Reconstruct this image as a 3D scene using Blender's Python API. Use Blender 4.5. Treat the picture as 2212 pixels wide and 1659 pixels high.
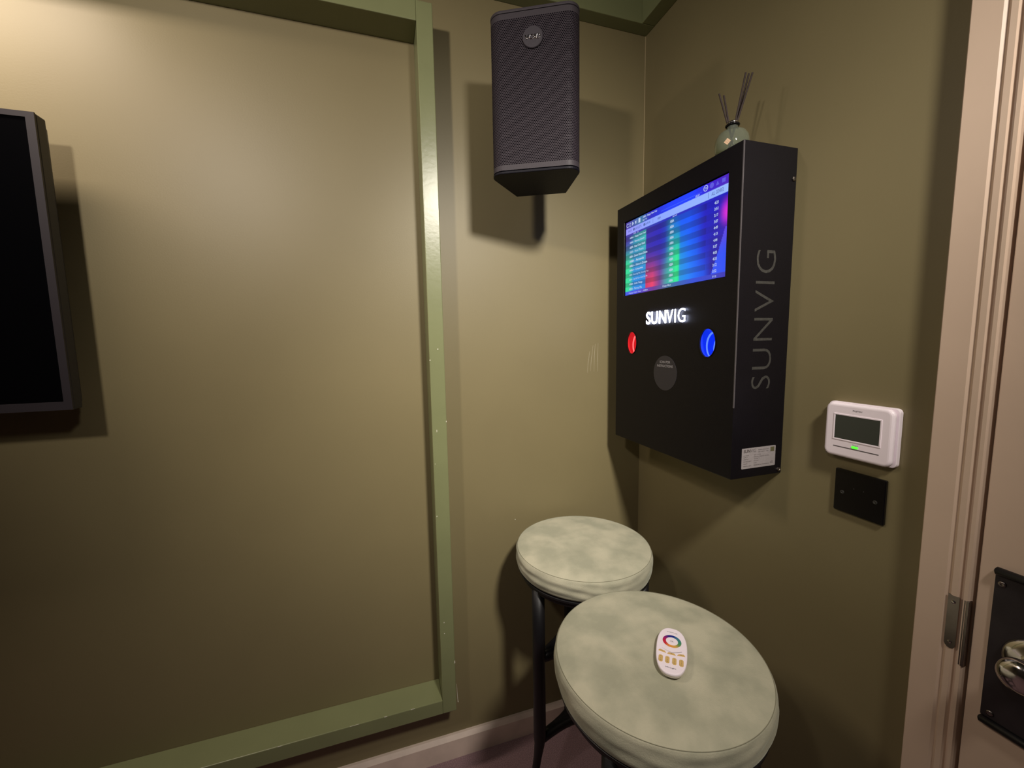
import bpy, bmesh, math, random
from mathutils import Vector, Matrix
random.seed(7)
D = bpy.data
COL = bpy.context.scene.collection
for o in list(D.objects):
    D.objects.remove(o)
scene = bpy.context.scene
PI = math.pi
R = math.radians

# ------------------------------------------------------------------ camera
def cam_axes(y, p, r):
    f = Vector((math.sin(y)*math.cos(p), math.cos(y)*math.cos(p), -math.sin(p)))
    rt = Vector((math.cos(y), -math.sin(y), 0)); up = rt.cross(f)
    c, s = math.cos(r), math.sin(r)
    return c*rt + s*up, -s*rt + c*up, f
ax, ay, az = cam_axes(R(17.482), R(6.0899), R(-1.004))
cam_d = D.cameras.new('camera'); cam = D.objects.new('camera', cam_d); COL.objects.link(cam)
cam.matrix_world = Matrix(((ax.x, ay.x, -az.x, -.86223), (ax.y, ay.y, -az.y, -1.23), (ax.z, ay.z, -az.z, 1.3653), (0, 0, 0, 1)))
cam_d.sensor_width = 36; cam_d.lens = 880.8/2212*36; cam_d.clip_start = .02
scene.camera = cam

# ------------------------------------------------------------------ world, exposure
w = D.worlds.new('world'); scene.world = w; w.use_nodes = True
w.node_tree.nodes['Background'].inputs[0].default_value = (.02, .018, .015, 1)
w.node_tree.nodes['Background'].inputs[1].default_value = .3
scene.view_settings.view_transform = 'Standard'; scene.view_settings.look = 'None'
scene.view_settings.exposure = 0; scene.view_settings.gamma = 1
scene.view_settings.use_curve_mapping = False

# ------------------------------------------------------------------ ceiling spotlights (the room's two lamps in reach of this corner)
# two multi-headed spotlights on stems and a linear wall washer over the television
LAMP_A = dict(loc=(-1.53, -1.30, 2.20), color=(1, .90, .80), heads=[((-1.2, 0, 2.0), 110, 40), ((-.6, -.3, 1.8), 120, 15)])
LAMP_B = dict(loc=(-.46, -1.62, 2.25), rad=.085, color=(1, .93, .83), heads=[((-.38, 0, 1.25), 80, 74), ((-.38, 0, 1.2), 50, 92), ((-.80, -.05, 0), 62, 22)])  # last head is added to lift the dark floor and baseboard
LAMP_C = dict(loc=(-1.85, -.29, 2.29), color=(1, .84, .70), power=10.5, length=.6)

# ------------------------------------------------------------------ helpers
def tag(o, label=None, cat=None, group=None, kind=None):
    if label: o['label'] = label
    if cat: o['category'] = cat
    if group: o['group'] = group
    if kind: o['kind'] = kind
    return o
def empty(name, loc, label, cat, group=None, rz=0):
    o = D.objects.new(name, None); COL.objects.link(o); o.location = loc; o.rotation_euler = (0, 0, rz)
    o.empty_display_size = .05
    return tag(o, label, cat, group)
def obj(name, bm, mat=None, parent=None, smooth=False, bevel=0, label=None, seg=2, mtx=None):
    me = D.meshes.new(name)
    bmesh.ops.recalc_face_normals(bm, faces=bm.faces)
    bm.to_mesh(me); bm.free()
    if mat: me.materials.append(mat)
    if smooth:
        for p in me.polygons: p.use_smooth = True
    o = D.objects.new(name, me); COL.objects.link(o)
    if parent: o.parent = parent
    if mtx is not None: o.matrix_local = mtx
    if bevel:
        m = o.modifiers.new('bevel', 'BEVEL'); m.width = bevel; m.segments = seg; m.limit_method = 'ANGLE'; m.angle_limit = R(35)
    if label: o['label'] = label
    return o
def BM(): return bmesh.new()
def box(bm, x0, x1, y0, y1, z0, z1):
    vs = [bm.verts.new((x, y, z)) for x in (x0, x1) for y in (y0, y1) for z in (z0, z1)]
    for f in ((0,1,3,2), (4,6,7,5), (0,4,5,1), (2,3,7,6), (0,2,6,4), (1,5,7,3)):
        bm.faces.new([vs[i] for i in f])
    return bm
def b1(*a): return box(BM(), *a)
def prism(bm, pts, fn):
    """pts: closed 2-D outline; fn(u, v, k) -> point, k = 0 or 1"""
    a = [bm.verts.new(fn(u, v, 0)) for u, v in pts]; b = [bm.verts.new(fn(u, v, 1)) for u, v in pts]
    n = len(pts)
    bm.faces.new(a[::-1]); bm.faces.new(b)
    for i in range(n): bm.faces.new((a[i], a[(i+1) % n], b[(i+1) % n], b[i]))
    return bm
def lathe(bm, prof, n=48, c=(0, 0, 0), cap=True, fn=None):
    rings = []
    for j, (r, z) in enumerate(prof):
        ring = []
        for i in range(n):
            a = 2*PI*i/n
            rr, zz = (r, z) if fn is None else fn(r, z, a, j)
            ring.append(bm.verts.new((c[0]+rr*math.cos(a), c[1]+rr*math.sin(a), c[2]+zz)))
        rings.append(ring)
    for a, b in zip(rings, rings[1:]):
        for i in range(n): bm.faces.new((a[i], a[(i+1) % n], b[(i+1) % n], b[i]))
    if cap:
        bm.faces.new(rings[0][::-1]); bm.faces.new(rings[-1])
    return bm
def tube(bm, pts, r, n=14, cap=True):
    pts = [Vector(p) for p in pts]; rings = []
    rs = r if isinstance(r, (list, tuple)) else [r]*len(pts)
    up = Vector((0, 0, 1))
    prev = None
    for i, p in enumerate(pts):
        t = (pts[min(i+1, len(pts)-1)] - pts[max(i-1, 0)]).normalized()
        if prev is None:
            s = t.orthogonal().normalized()
        else:
            s = (prev - t*prev.dot(t)).normalized()
        prev = s; q = t.cross(s)
        rings.append([bm.verts.new(p + rs[i]*(math.cos(2*PI*k/n)*s + math.sin(2*PI*k/n)*q)) for k in range(n)])
    for a, b in zip(rings, rings[1:]):
        for k in range(n): bm.faces.new((a[k], a[(k+1) % n], b[(k+1) % n], b[k]))
    if cap: bm.faces.new(rings[0][::-1]); bm.faces.new(rings[-1])
    return bm
def rrect(w, h, r, n=6):
    pts = []
    for cx, cy, a0 in ((w/2-r, h/2-r, 0), (-w/2+r, h/2-r, 90), (-w/2+r, -h/2+r, 180), (w/2-r, -h/2+r, 270)):
        for i in range(n+1):
            a = R(a0 + 90*i/n); pts.append((cx+r*math.cos(a), cy+r*math.sin(a)))
    return pts
def text_bm(s, w=None, h=None, offset=0.0, depth=0.0, align='C', space=1.0):
    """lettering as a mesh in the local XY plane, fitted to width w and/or height h"""
    cu = D.curves.new('t', 'FONT'); cu.body = s; cu.size = 1; cu.offset = offset; cu.resolution_u = 4; cu.space_character = space
    t = D.objects.new('t', cu); COL.objects.link(t)
    dg = bpy.context.evaluated_depsgraph_get(); dg.update()
    me = D.meshes.new_from_object(t.evaluated_get(dg))
    bm = BM(); bm.from_mesh(me)
    D.objects.remove(t); D.meshes.remove(me); D.curves.remove(cu)
    xs = [v.co.x for v in bm.verts]; ys = [v.co.y for v in bm.verts]
    x0, x1, y0, y1 = min(xs), max(xs), min(ys), max(ys)
    sy = h/(y1-y0) if h else w/(x1-x0); sx = w/(x1-x0) if w else sy
    cx = (x0+x1)/2 if align == 'C' else x0
    for v in bm.verts: v.co = Vector(((v.co.x-cx)*sx, (v.co.y-(y0+y1)/2)*sy, 0))
    if depth:
        g = bmesh.ops.extrude_face_region(bm, geom=list(bm.faces))
        for v in g['geom']:
            if isinstance(v, bmesh.types.BMVert): v.co.z += depth
    return bm
def frame_mtx(origin, xd, yd):
    x = Vector(xd).normalized(); y = Vector(yd).normalized(); z = x.cross(y)
    o = Vector(origin)
    return Matrix(((x.x, y.x, z.x, o.x), (x.y, y.y, z.y, o.y), (x.z, y.z, z.z, o.z), (0, 0, 0, 1)))
def tbm(bm, m): bm.transform(m); return bm
def merge(*bms):
    out = BM()
    for b in bms:
        me = D.meshes.new('x'); b.to_mesh(me); b.free(); out.from_mesh(me); D.meshes.remove(me)
    return out
def on_mesh_boolean(base, cutters):
    me = D.meshes.new('a'); base.to_mesh(me); base.free(); a = D.objects.new('a', me); COL.objects.link(a)
    cs = []
    for c in cutters:
        bmesh.ops.recalc_face_normals(c, faces=c.faces)
        mc = D.meshes.new('c'); c.to_mesh(mc); c.free(); co = D.objects.new('c', mc); COL.objects.link(co); cs.append(co)
        m = a.modifiers.new('b', 'BOOLEAN'); m.operation = 'DIFFERENCE'; m.object = co; m.solver = 'EXACT'
    dg = bpy.context.evaluated_depsgraph_get(); dg.update()
    r = D.meshes.new_from_object(a.evaluated_get(dg)); bm = BM(); bm.from_mesh(r)
    for o in [a]+cs: D.objects.remove(o)
    return bm

# ------------------------------------------------------------------ materials
def mat(name, color, rough=.5, metal=0, noise=0, nscale=20, bump=0, bscale=200, sheen=0, spec=.5, emit=None, estr=0, color2=None, coat=0, trans=0, ior=1.45, stretch=None):
    m = D.materials.new(name); m.use_nodes = True
    nt = m.node_tree; N = nt.nodes; L = nt.links; p = N['Principled BSDF']
    p.inputs['Base Color'].default_value = (*color, 1); p.inputs['Roughness'].default_value = rough
    p.inputs['Metallic'].default_value = metal; p.inputs['Specular IOR Level'].default_value = spec
    p.inputs['IOR'].default_value = ior
    p.inputs['Coat Weight'].default_value = coat
    p.inputs['Transmission Weight'].default_value = trans
    if sheen:
        p.inputs['Sheen Weight'].default_value = sheen; p.inputs['Sheen Roughness'].default_value = .45
        p.inputs['Sheen Tint'].default_value = (.85, .9, .75, 1)
    if emit: p.inputs['Emission Color'].default_value = (*emit, 1); p.inputs['Emission Strength'].default_value = estr
    tc = N.new('ShaderNodeTexCoord')
    src = tc.outputs['Object']
    if stretch:
        mp = N.new('ShaderNodeMapping'); mp.inputs['Scale'].default_value = stretch; L.new(src, mp.inputs[0]); src = mp.outputs[0]
    if color2 or noise:
        c2 = color2 or tuple(c*(1-noise) for c in color)
        n = N.new('ShaderNodeTexNoise'); n.inputs['Scale'].default_value = nscale; n.inputs['Detail'].default_value = 4
        L.new(src, n.inputs['Vector'])
        r = N.new('ShaderNodeValToRGB'); r.color_ramp.elements[0].position = .35; r.color_ramp.elements[1].position = .65
        r.color_ramp.elements[0].color = (*c2, 1); r.color_ramp.elements[1].color = (*color, 1)
        L.new(n.outputs['Fac'], r.inputs[0]); L.new(r.outputs[0], p.inputs['Base Color'])
    if bump:
        n = N.new('ShaderNodeTexNoise'); n.inputs['Scale'].default_value = bscale; n.inputs['Detail'].default_value = 3
        L.new(src, n.inputs['Vector'])
        b = N.new('ShaderNodeBump'); b.inputs['Strength'].default_value = bump; b.inputs['Distance'].default_value = .002
        L.new(n.outputs['Fac'], b.inputs['Height']); L.new(b.outputs[0], p.inputs['Normal'])
    return m
M = {}
M['wall'] = mat('olive_satin_wall_paint', (.208, .172, .087), .47, noise=.06, nscale=3, bump=.06, bscale=260, spec=.5)
M['rail'] = mat('green_painted_timber', (.20, .215, .105), .30, noise=.07, nscale=8, bump=.10, bscale=90, spec=.5)
M['ceil'] = mat('dark_green_ceiling_paint', (.05, .055, .035), .7, noise=.05)  # unseen ceiling, kept dark so less light bounces into the shadows
M['tan'] = mat('tan_eggshell_gloss', (.64, .485, .375), .38, noise=.05, nscale=5, bump=.06, bscale=60)
M['base'] = mat('scuffed_tan_baseboard_paint', (.78, .63, .54), .45, noise=.15, nscale=14, bump=.1, bscale=40)
M['farwall'] = mat('low_bounce_far_wall', (.045, .042, .035), .7)  # unseen far walls, colour darkened to cut bounced light
M['tvbezel'] = mat('dark_grey_bezel', (.026, .022, .026), .4)
M['carpet'] = mat('plum_brown_carpet', (.42, .275, .30), .95, noise=.45, nscale=380, bump=1, bscale=420, spec=.1)
M['gapdark'] = mat('gap_shade', (.01, .008, .006), .9)
M['blackmetal'] = mat('black_powder_coated_steel', (.0065, .006, .0075), .42, noise=.1, nscale=60, bump=.08, bscale=500)
M['kiosk'] = mat('black_powder_coated_cabinet', (.0036, .0028, .0048), .42, noise=.1, nscale=30, bump=.10, bscale=700, spec=.28)
M['edge'] = mat('lit_worn_grey_edge', (.11, .10, .11), .35, metal=.4)
M['engrave'] = mat('dull_engraved_steel', (.060, .058, .054), .45, metal=.3, noise=.3, nscale=150)
M['chrome'] = mat('polished_chrome', (.62, .58, .58), .14, metal=1)
M['steel'] = mat('brushed_steel', (.30, .265, .25), .30, metal=1, noise=.2, nscale=40)
M['darkplate'] = mat('dark_bronze_plate', (.050, .042, .046), .40, metal=.5, noise=.25, nscale=25, bump=.05, bscale=300)
M['whiteplastic'] = mat('white_plastic', (.93, .83, .90), .32, spec=.5)
M['whitetop'] = mat('white_printed_panel', (.93, .83, .92), .25)
M['ivory'] = mat('ivory_plastic_underside', (.78, .71, .66), .35)
M['lcd'] = mat('grey_green_lcd', (.050, .055, .046), .22)
M['slot'] = mat('grey_slot', (.11, .095, .10), .5)
M['greyprint'] = mat('grey_print', (.22, .20, .22), .6)
M['darkprint'] = mat('dark_print', (.045, .04, .05), .6)
M['led'] = mat('green_indicator', (.1, .9, .05), .4, emit=(.10, 1, .04), estr=.8)
M['blackgloss'] = mat('gloss_black_plate', (.004, .0035, .0045), .16)
M['tvbody'] = mat('charcoal_television_plastic', (.020, .018, .021), .36, bump=.05, bscale=400)
M['tvscreen'] = mat('black_television_glass', (.0015, .0015, .002), .16, spec=.35)
M['velvet'] = mat('sage_velvet', (.495, .470, .355), .85, color2=(.355, .350, .262), nscale=16, bump=.25, bscale=420, sheen=.35, spec=.2)
M['seam'] = mat('sage_seam_thread', (.24, .23, .16), .9)
M['stick'] = mat('dark_brown_reed', (.030, .018, .016), .8, noise=.4, nscale=200)
M['glass'] = mat('smoky_green_glass', (.70, .76, .64), .05, trans=.93, ior=1.20)
M['liquid'] = mat('pale_oil', (.85, .90, .80), .02, trans=1, ior=1.01)
M['gold'] = mat('gold_foil_print', (.80, .52, .34), .35, metal=.2)
M['label'] = mat('silver_paper_label', (.30, .27, .275), .45, noise=.08, nscale=200)
M['labelink'] = mat('label_ink', (.085, .070, .068), .6)
M['labelolive'] = mat('label_olive_square', (.10, .09, .045), .6)
M['sticker'] = mat('dark_grey_vinyl_sticker', (.028, .025, .030), .5)
M['whiteink'] = mat('white_print', (.42, .40, .42), .5)
M['tanbutton'] = mat('mustard_button', (.66, .44, .16), .45)
M['chip'] = mat('chipped_white_undercoat', (.62, .60, .50), .6)
M['scratch'] = mat('pale_scuff', (.36, .32, .22), .5)
M['caulk'] = mat('pale_corner_sealant', (.42, .34, .20), .6)
M['sign'] = mat('white_backlit_acrylic', (.8, .8, .9), .4, emit=(.66, .72, 1), estr=12)
M['sticktex'] = M['stick']
M['red'] = mat('red_lit_plastic', (.25, .01, .01), .3, emit=(1, .02, .03), estr=.42)
M['redring'] = mat('red_led_strip', (.5, .05, .05), .3, emit=(1, .12, .12), estr=1.6)
M['blue'] = mat('blue_lit_plastic', (.01, .02, .3), .3, emit=(.005, .04, 1), estr=.62)
M['bluering'] = mat('blue_led_strip', (.1, .15, .6), .3, emit=(.09, .20, 1), estr=1.3)
M['lens'] = mat('lamp_lens', (.9, .85, .8), .4, emit=(1, .85, .7), estr=6)
M['badge'] = mat('grey_badge', (.032, .027, .034), .42)
M['spk'] = mat('black_speaker_cabinet', (.0045, .004, .0075), .5, bump=.15, bscale=500, spec=.15)
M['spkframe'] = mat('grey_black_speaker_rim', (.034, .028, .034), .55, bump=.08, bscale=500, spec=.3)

def attr_mat(name, emit=0.0, rough=.3):
    m = D.materials.new(name); m.use_nodes = True; N = m.node_tree.nodes; L = m.node_tree.links; p = N['Principled BSDF']
    a = N.new('ShaderNodeAttribute'); a.attribute_name = 'Col'
    p.inputs['Roughness'].default_value = rough
    if emit:
        p.inputs['Base Color'].default_value = (.01, .01, .01, 1)
        L.new(a.outputs['Color'], p.inputs['Emission Color']); p.inputs['Emission Strength'].default_value = emit
    else: L.new(a.outputs['Color'], p.inputs['Base Color'])
    return m
def grille_mat():
    """perforated steel: hexagonal rows of holes laid out in UV space (metres)"""
    m = D.materials.new('perforated_black_grille'); m.use_nodes = True; N = m.node_tree.nodes; L = m.node_tree.links; p = N['Principled BSDF']
    uv = N.new('ShaderNodeUVMap'); sep = N.new('ShaderNodeSeparateXYZ'); L.new(uv.outputs[0], sep.inputs[0])
    def mth(op, a, b=None, c=None):
        n = N.new('ShaderNodeMath'); n.operation = op
        for i, x in enumerate((a, b, c)):
            if x is None: continue
            if isinstance(x, (int, float)): n.inputs[i].default_value = x
            else: L.new(x, n.inputs[i])
        return n.outputs[0]
    P = .0041; Q = P*1.7320508
    def dist(ox, oy):
        a = mth('MULTIPLY', mth('SUBTRACT', mth('FRACT', mth('ADD', mth('DIVIDE', sep.outputs[0], P), ox)), .5), P)
        b = mth('MULTIPLY', mth('SUBTRACT', mth('FRACT', mth('ADD', mth('DIVIDE', sep.outputs[1], Q), oy)), .5), Q)
        return mth('SQRT', mth('ADD', mth('MULTIPLY', a, a), mth('MULTIPLY', b, b)))
    d = mth('MINIMUM', dist(0, 0), dist(.5, .5))
    hole = N.new('ShaderNodeMapRange'); hole.interpolation_type = 'SMOOTHSTEP'
    hole.inputs[1].default_value = P*.30; hole.inputs[2].default_value = P*.40; L.new(d, hole.inputs[0])
    mix = N.new('ShaderNodeMix'); mix.data_type = 'RGBA'; L.new(hole.outputs[0], mix.inputs[0])
    mix.inputs[6].default_value = (.0015, .0012, .002, 1); mix.inputs[7].default_value = (.036, .028, .036, 1)
    L.new(mix.outputs[2], p.inputs['Base Color']); p.inputs['Roughness'].default_value = .58
    L.new(mth('MULTIPLY', hole.outputs[0], .25), p.inputs['Specular IOR Level'])
    bp = N.new('ShaderNodeBump'); bp.inputs['Distance'].default_value = .0006; bp.inputs['Strength'].default_value = .6
    L.new(hole.outputs[0], bp.inputs['Height']); L.new(bp.outputs[0], p.inputs['Normal'])
    return m
M['grille'] = grille_mat()
M['screen'] = attr_mat('song_list_display', 1.0, .25)
M['colorring'] = attr_mat('rainbow_print')
M['screenwhite'] = mat('display_white_text', (.01, .01, .01), .4, emit=(.62, .75, 1), estr=.85)
M['screengrey'] = mat('display_grey_text', (.01, .01, .01), .4, emit=(.10, .16, .48), estr=.8)
M['screendim'] = mat('display_dim_icon', (.01, .01, .01), .4, emit=(.14, .12, .95), estr=.75)

# ------------------------------------------------------------------ the room
RX0, RY0, CZ = -3.3, -3.3, 2.56
def struct(name, bm, m, **k):
    o = obj(name, bm, m, **k); o['kind'] = 'structure'; return o
struct('floor', b1(RX0-.1, .1, RY0-.1, .1, -.1, 0), M['carpet'])
struct('ceiling', b1(RX0-.1, .1, RY0-.1, .1, CZ, CZ+.1), M['ceil'])
wb = struct('wall_back', b1(RX0-.1, .1, 0, .1, 0, CZ), M['wall'])
struct('wall_left', b1(RX0-.1, RX0, RY0, 0, 0, CZ), M['farwall'])
struct('wall_front', b1(RX0-.1, .1, RY0-.1, RY0, 0, CZ), M['farwall'])
DY0, DY1, DZ = -.884, -1.72, 2.14        # door opening in the right wall
bm = box(BM(), 0, .1, DY0, 0, 0, CZ); box(bm, 0, .1, RY0, DY1, 0, CZ); box(bm, 0, .1, DY1, DY0, DZ, CZ)
wr = struct('wall_right', bm, M['wall'])
# boxed soffit round the top of the walls: dark underside, green front face
struct('trim_1', b1(RX0, 0, -.046, 0, 2.336, CZ), M['rail'], bevel=.002)
struct('trim_2', b1(-.046, 0, RY0, -.046, 2.336, CZ), M['rail'], bevel=.002)
def baseboard(name, fn, L0, L1):
    pts = [(0, 0), (.018, 0), (.018, .066), (.008, .077), (0, .077)]
    bm = prism(BM(), pts, lambda u, v, k: fn(u, v, (L0, L1)[k]))
    return struct(name, bm, M['base'])
bb = baseboard('baseboard_back', lambda u, v, l: (l, -u, v), RX0, 0)
baseboard('baseboard_right', lambda u, v, l: (-u, l, v), -.82, -.018)
baseboard('baseboard_left', lambda u, v, l: (RX0+u, l, v), RY0, -.018)
# sealant bead in the corner
obj('sealant_bead', b1(-.0018, -.0002, -.0018, -.0002, 1.70, 2.336), M['caulk'], wb)
# scuffs and one paint chip on the back wall
for pts in (((-.168, 1.352), (-.1695, 1.30), (-.169, 1.256)), ((-.179, 1.349), (-.182, 1.31), (-.183, 1.256)), ((-.187, 1.344), (-.193, 1.30), (-.197, 1.258)), ((-.199, 1.325), (-.205, 1.29), (-.208, 1.253))):
    obj('scuff_mark', tube(BM(), [(x, -.0003, z) for x, z in pts], [.0004, .0009, .0004], 6), M['scratch'], wb)
obj('paint_chip', tbm(lathe(BM(), [(.0017, -.0008), (.0012, .0006)], 8), Matrix.Translation((-.472, 0, .778)) @ Matrix.Rotation(R(90), 4, 'X')), M['chip'], wb)

# door casing (architrave with a stop bead), door leaf, strike plates
XF = -.025
prof = [(0, -.8185), (XF, -.8185), (XF-.0005, -.8195), (XF-.0005, -.853), (XF+.0025, -.857), (XF-.001, -.861), (XF-.001, -.868), (XF+.004, -.871), (XF+.004, -.8735), (XF-.0015, -.8755), (XF-.0015, -.8800), (XF+.002, -.8815), (.06, -.8815), (.06, -.884), (0, -.884)]
t3 = struct('trim_3', prism(BM(), prof, lambda u, v, k: (u, v, (0, DZ+.06)[k])), M['tan'])
prof2 = [(x, (-.8815 - (y+.8815))) for x, y in prof]
struct('trim_4', prism(BM(), prof, lambda u, v, k: (u, -2.604 - v, (0, DZ+.06)[k])), M['tan'])
struct('trim_5', b1(XF, 0, DY1+.002, DY0-.002, DZ, DZ+.06), M['tan'])
door = struct('door_1', b1(-.020, .022, -1.715, -.8865, .008, DZ-.006), M['tan'], bevel=.0012)
struct('trim_6', b1(.03, .06, DY1, DY0, 0, DZ), M['gapdark'])   # dark sheet behind the leaf, shade of the gap put into its colour
# plate let into the casing, and the folded lip in the gap
bm = prism(BM(), [(-.0067, .044), (-.0067, -.038), (-.0052, -.0415), (-.0026, -.0438), (0, -.0445), (.0026, -.0438), (.0052, -.0415), (.0067, -.038), (.0067, .044), (.001, .0425)], lambda u, v, k: (XF-.0006-.0012*k, -.865+u, .912+v))
sp = obj('strike_plate', bm, M['steel'], t3, label='small steel plate with rounded lower end set in the door casing')
for z in (.945, .878): obj('screw', tbm(lathe(BM(), [(.0028, 0), (.0024, .0012), (.001, .0016)], 12), Matrix.Translation((XF-.0016, -.865, z)) @ Matrix.Rotation(R(-90), 4, 'Y')), M['chrome'], sp)
bm = box(BM(), XF-.0016, XF+.012, -.8790, -.8762, .848, .956); box(bm, XF-.0020, XF+.006, -.8832, -.8790, .848, .956)
obj('latch_lip', bm, M['steel'], t3, bevel=.0008, label='folded steel lip in the gap beside the door')
# backplate with rolled top and bottom, lever on a round rose
bpl = obj('backplate', b1(-.0235, -.020, -1.055, -.9045, .790, 1.015), M['darkplate'], door, bevel=.001, label='dark bronze backplate with rolled top and bottom edges')
for z0, z1 in ((1.0145, 1.0250), (.7790, .7900)):
    zc = (z0+z1)/2
    obj('rolled_edge', tbm(lathe(BM(), [(.0025, 0), (.0058, .002), (.0058, .150), (.0025, .152)], 16), Matrix.Translation((-.0245, -.9040, zc)) @ Matrix.Rotation(R(90), 4, 'X')), M['blackmetal'], bpl, smooth=True)
for y, z in ((-.9125, 1.002), (-.9150, .799), (-1.046, 1.002), (-1.046, .799)):
    obj('screw', tbm(lathe(BM(), [(.0046, 0), (.0042, .0012), (.0022, .0020), (.0010, .0012)], 16), Matrix.Translation((-.0235, y, z)) @ Matrix.Rotation(R(-90), 4, 'Y')), M['steel'], bpl, smooth=True)
# ring-shaped chrome turn handle
kn = tbm(lathe(BM(), [(.036, 0), (.0365, .003), (.034, .007), (.026, .010), (.018, .011), (.013, .013), (.012, .030), (.020, .036), (.0235, .044), (.022, .052), (.014, .057), (.004, .058)], 40),
         Matrix.Translation((-.0235, -.956, .905)) @ Matrix.Rotation(R(-90), 4, 'Y'))
obj('door_knob', kn, M['chrome'], bpl, smooth=True, label='polished chrome round knob on a wide rose')

# ------------------------------------------------------------------ panel frame of green rails on the back wall
fr = empty('panel_frame', (-.72, 0, .24), 'big green painted timber frame boxed out around the plain panel behind the television', 'frame')
ch = []
x1, x0, zb, zt = -.6985, -2.72, .240, 2.226
FT = .087
fm = lambda bm: tbm(bm, Matrix.Translation((.72, 0, -.24)))
rr_ = obj('side_rail', fm(b1(x1-.0415, x1, -FT, 0, zb, zt)), M['rail'], fr, bevel=.0018)
obj('side_rail', fm(b1(x0, x0+.04, -FT, 0, zb, zt)), M['rail'], fr, bevel=.0018)
rb = obj('bottom_rail', fm(b1(x0+.04, x1-.0415, -FT, 0, zb, .284)), M['rail'], fr, bevel=.0018)
obj('top_rail', fm(b1(x0+.04, x1-.0415, -FT, 0, 2.177, zt)), M['rail'], fr, bevel=.0018)
def chips(par, pts, name='paint_chip'):
    for (x, y, z, a, b) in pts:
        obj(name, fm(b1(x-a, x+a, y-.0004, y+.0002, z-b, z+b)), M['chip'], par)
chips(rr_, [(-.716, -FT, 1.345, .0013, .0016), (-.7385, -FT, 1.315, .0012, .0016), (-.7270, -FT, 1.115, .0008, .0035), (-.6995, -FT, 1.14, .0008, .0018),
            (-.7360, -FT, .865, .0011, .0016), (-.727, -FT, .535, .001, .0018), (-.727, -FT, .50, .0009, .0018), (-.6995, -FT, .40, .0012, .004), (-.735, -FT, 1.02, .0009, .0009)])
chips(rb, [(-.828, -FT, .2835, .006, .0009), (-.905, -FT, .2835, .004, .0012), (-1.18, -FT, .2835, .0045, .0010), (-.99, -FT, .2838, .012, .0004)])
obj('paint_drip', fm(tube(BM(), [(-.6965, -.0880, .328), (-.6955, -.0885, .300), (-.6940, -.0885, .272), (-.6937, -.0890, .268)], [.0003, .0006, .0009, .0014], 8)), M['chip'], fr, label='thin hardened white drip by the lower corner')

# ------------------------------------------------------------------ television
tv = empty('television', (-2.06, -.05, 1.23), 'large black flat television standing off the panelled wall', 'television')
tm = lambda bm: tbm(bm, Matrix.Translation((2.06, .05, -1.23)))
TX0, TX1, TZ0, TZ1 = -2.60, -1.512, 1.232, 1.842
b_ = box(BM(), TX0, TX1, -.098, -.070, TZ0, TZ1)
obj('housing', tm(b_), M['tvbody'], tv, bevel=.003)
bm = box(BM(), TX0+.006, TX1-.006, -.070, -.052, TZ0+.006, TZ1-.006)
obj('back_cover', tm(bm), M['tvbody'], tv, bevel=.01)
bz = BM()
for a in ((TX0, TX1, TZ1-.011, TZ1), (TX0, TX1, TZ0, TZ0+.018), (TX0, TX0+.014, TZ0+.018, TZ1-.011), (TX1-.0145, TX1, TZ0+.018, TZ1-.011)):
    box(bz, a[0], a[1], -.102, -.098, a[2], a[3])
obj('bezel', tm(bz), M['tvbezel'], tv)
obj('display_glass', tm(b1(TX0+.014, TX1-.0145, -.0995, -.098, TZ0+.018, TZ1-.011)), M['tvscreen'], tv)
obj('mounting_bracket', tm(b1(-2.26, -1.86, -.053, 0, 1.40, 1.70)), M['blackmetal'], tv, bevel=.003)

# ------------------------------------------------------------------ loudspeaker
SX, SY, SZ, YAW = -.4981, -.2821, 1.9422, .4726
WF, HH, WB, DP, RC = .1045, .1796, .0669, .1609, .030
sp_ = empty('loudspeaker', (SX, SY, SZ), 'black wedge-backed wall loudspeaker with perforated grille and round badge high up', 'speaker', rz=0)
# local frame: X across, Y = into the cabinet, Z up
sp_.matrix_world = frame_mtx((SX, SY, SZ), (math.cos(YAW), -math.sin(YAW), 0), (math.sin(YAW), math.cos(YAW), 0))
ta = math.atan2(WF-WB, DP-.06)
def front_prof(w, r, inset=0):
    pts = []
    for i in range(13):
        a = (90+20)*i/12
        pts.append((w-r+r*math.sin(R(a)), r-r*math.cos(R(a))+inset))
    right = pts
    left = [(-x, y) for x, y in reversed(right)]
    n = 16
    mid = [(-(w-r)+2*(w-r)*i/n, inset) for i in range(1, n)]
    return left + mid + right
def body_prof(w, wb, dp, r, inset=0):
    f = front_prof(w, r, inset)
    return f + [(wb, dp), (-wb, dp)]
def strip(prof, z0, z1, nz=1, uv=False):
    bm = BM(); rows = []
    acc = [0]
    for a, b in zip(prof, prof[1:]): acc.append(acc[-1]+math.hypot(b[0]-a[0], b[1]-a[1]))
    for k in range(nz+1):
        z = z0+(z1-z0)*k/nz; rows.append([bm.verts.new((x, y, z)) for x, y in prof])
    lay = bm.loops.layers.uv.new('UVMap')
    for k in range(nz):
        for i in range(len(prof)-1):
            f = bm.faces.new((rows[k][i], rows[k][i+1], rows[k+1][i+1], rows[k+1][i]))
            for l, (ii, kk) in zip(f.loops, ((i, k), (i+1, k), (i+1, k+1), (i, k+1))):
                l[lay].uv = (acc[ii], z0+(z1-z0)*kk/nz+1)
    return bm
cab = body_prof(WF-.0025, WB, DP, RC, .0025)
obj('cabinet', prism(BM(), cab, lambda u, v, k: (u, v, (-HH+.006, HH-.006)[k])), M['spk'], sp_, bevel=.0008)
fp = front_prof(WF, RC)
gr_ = obj('grille', strip(fp, -HH+.020, HH-.020), M['grille'], sp_, smooth=True, label='perforated black steel grille wrapped round the front')
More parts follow.
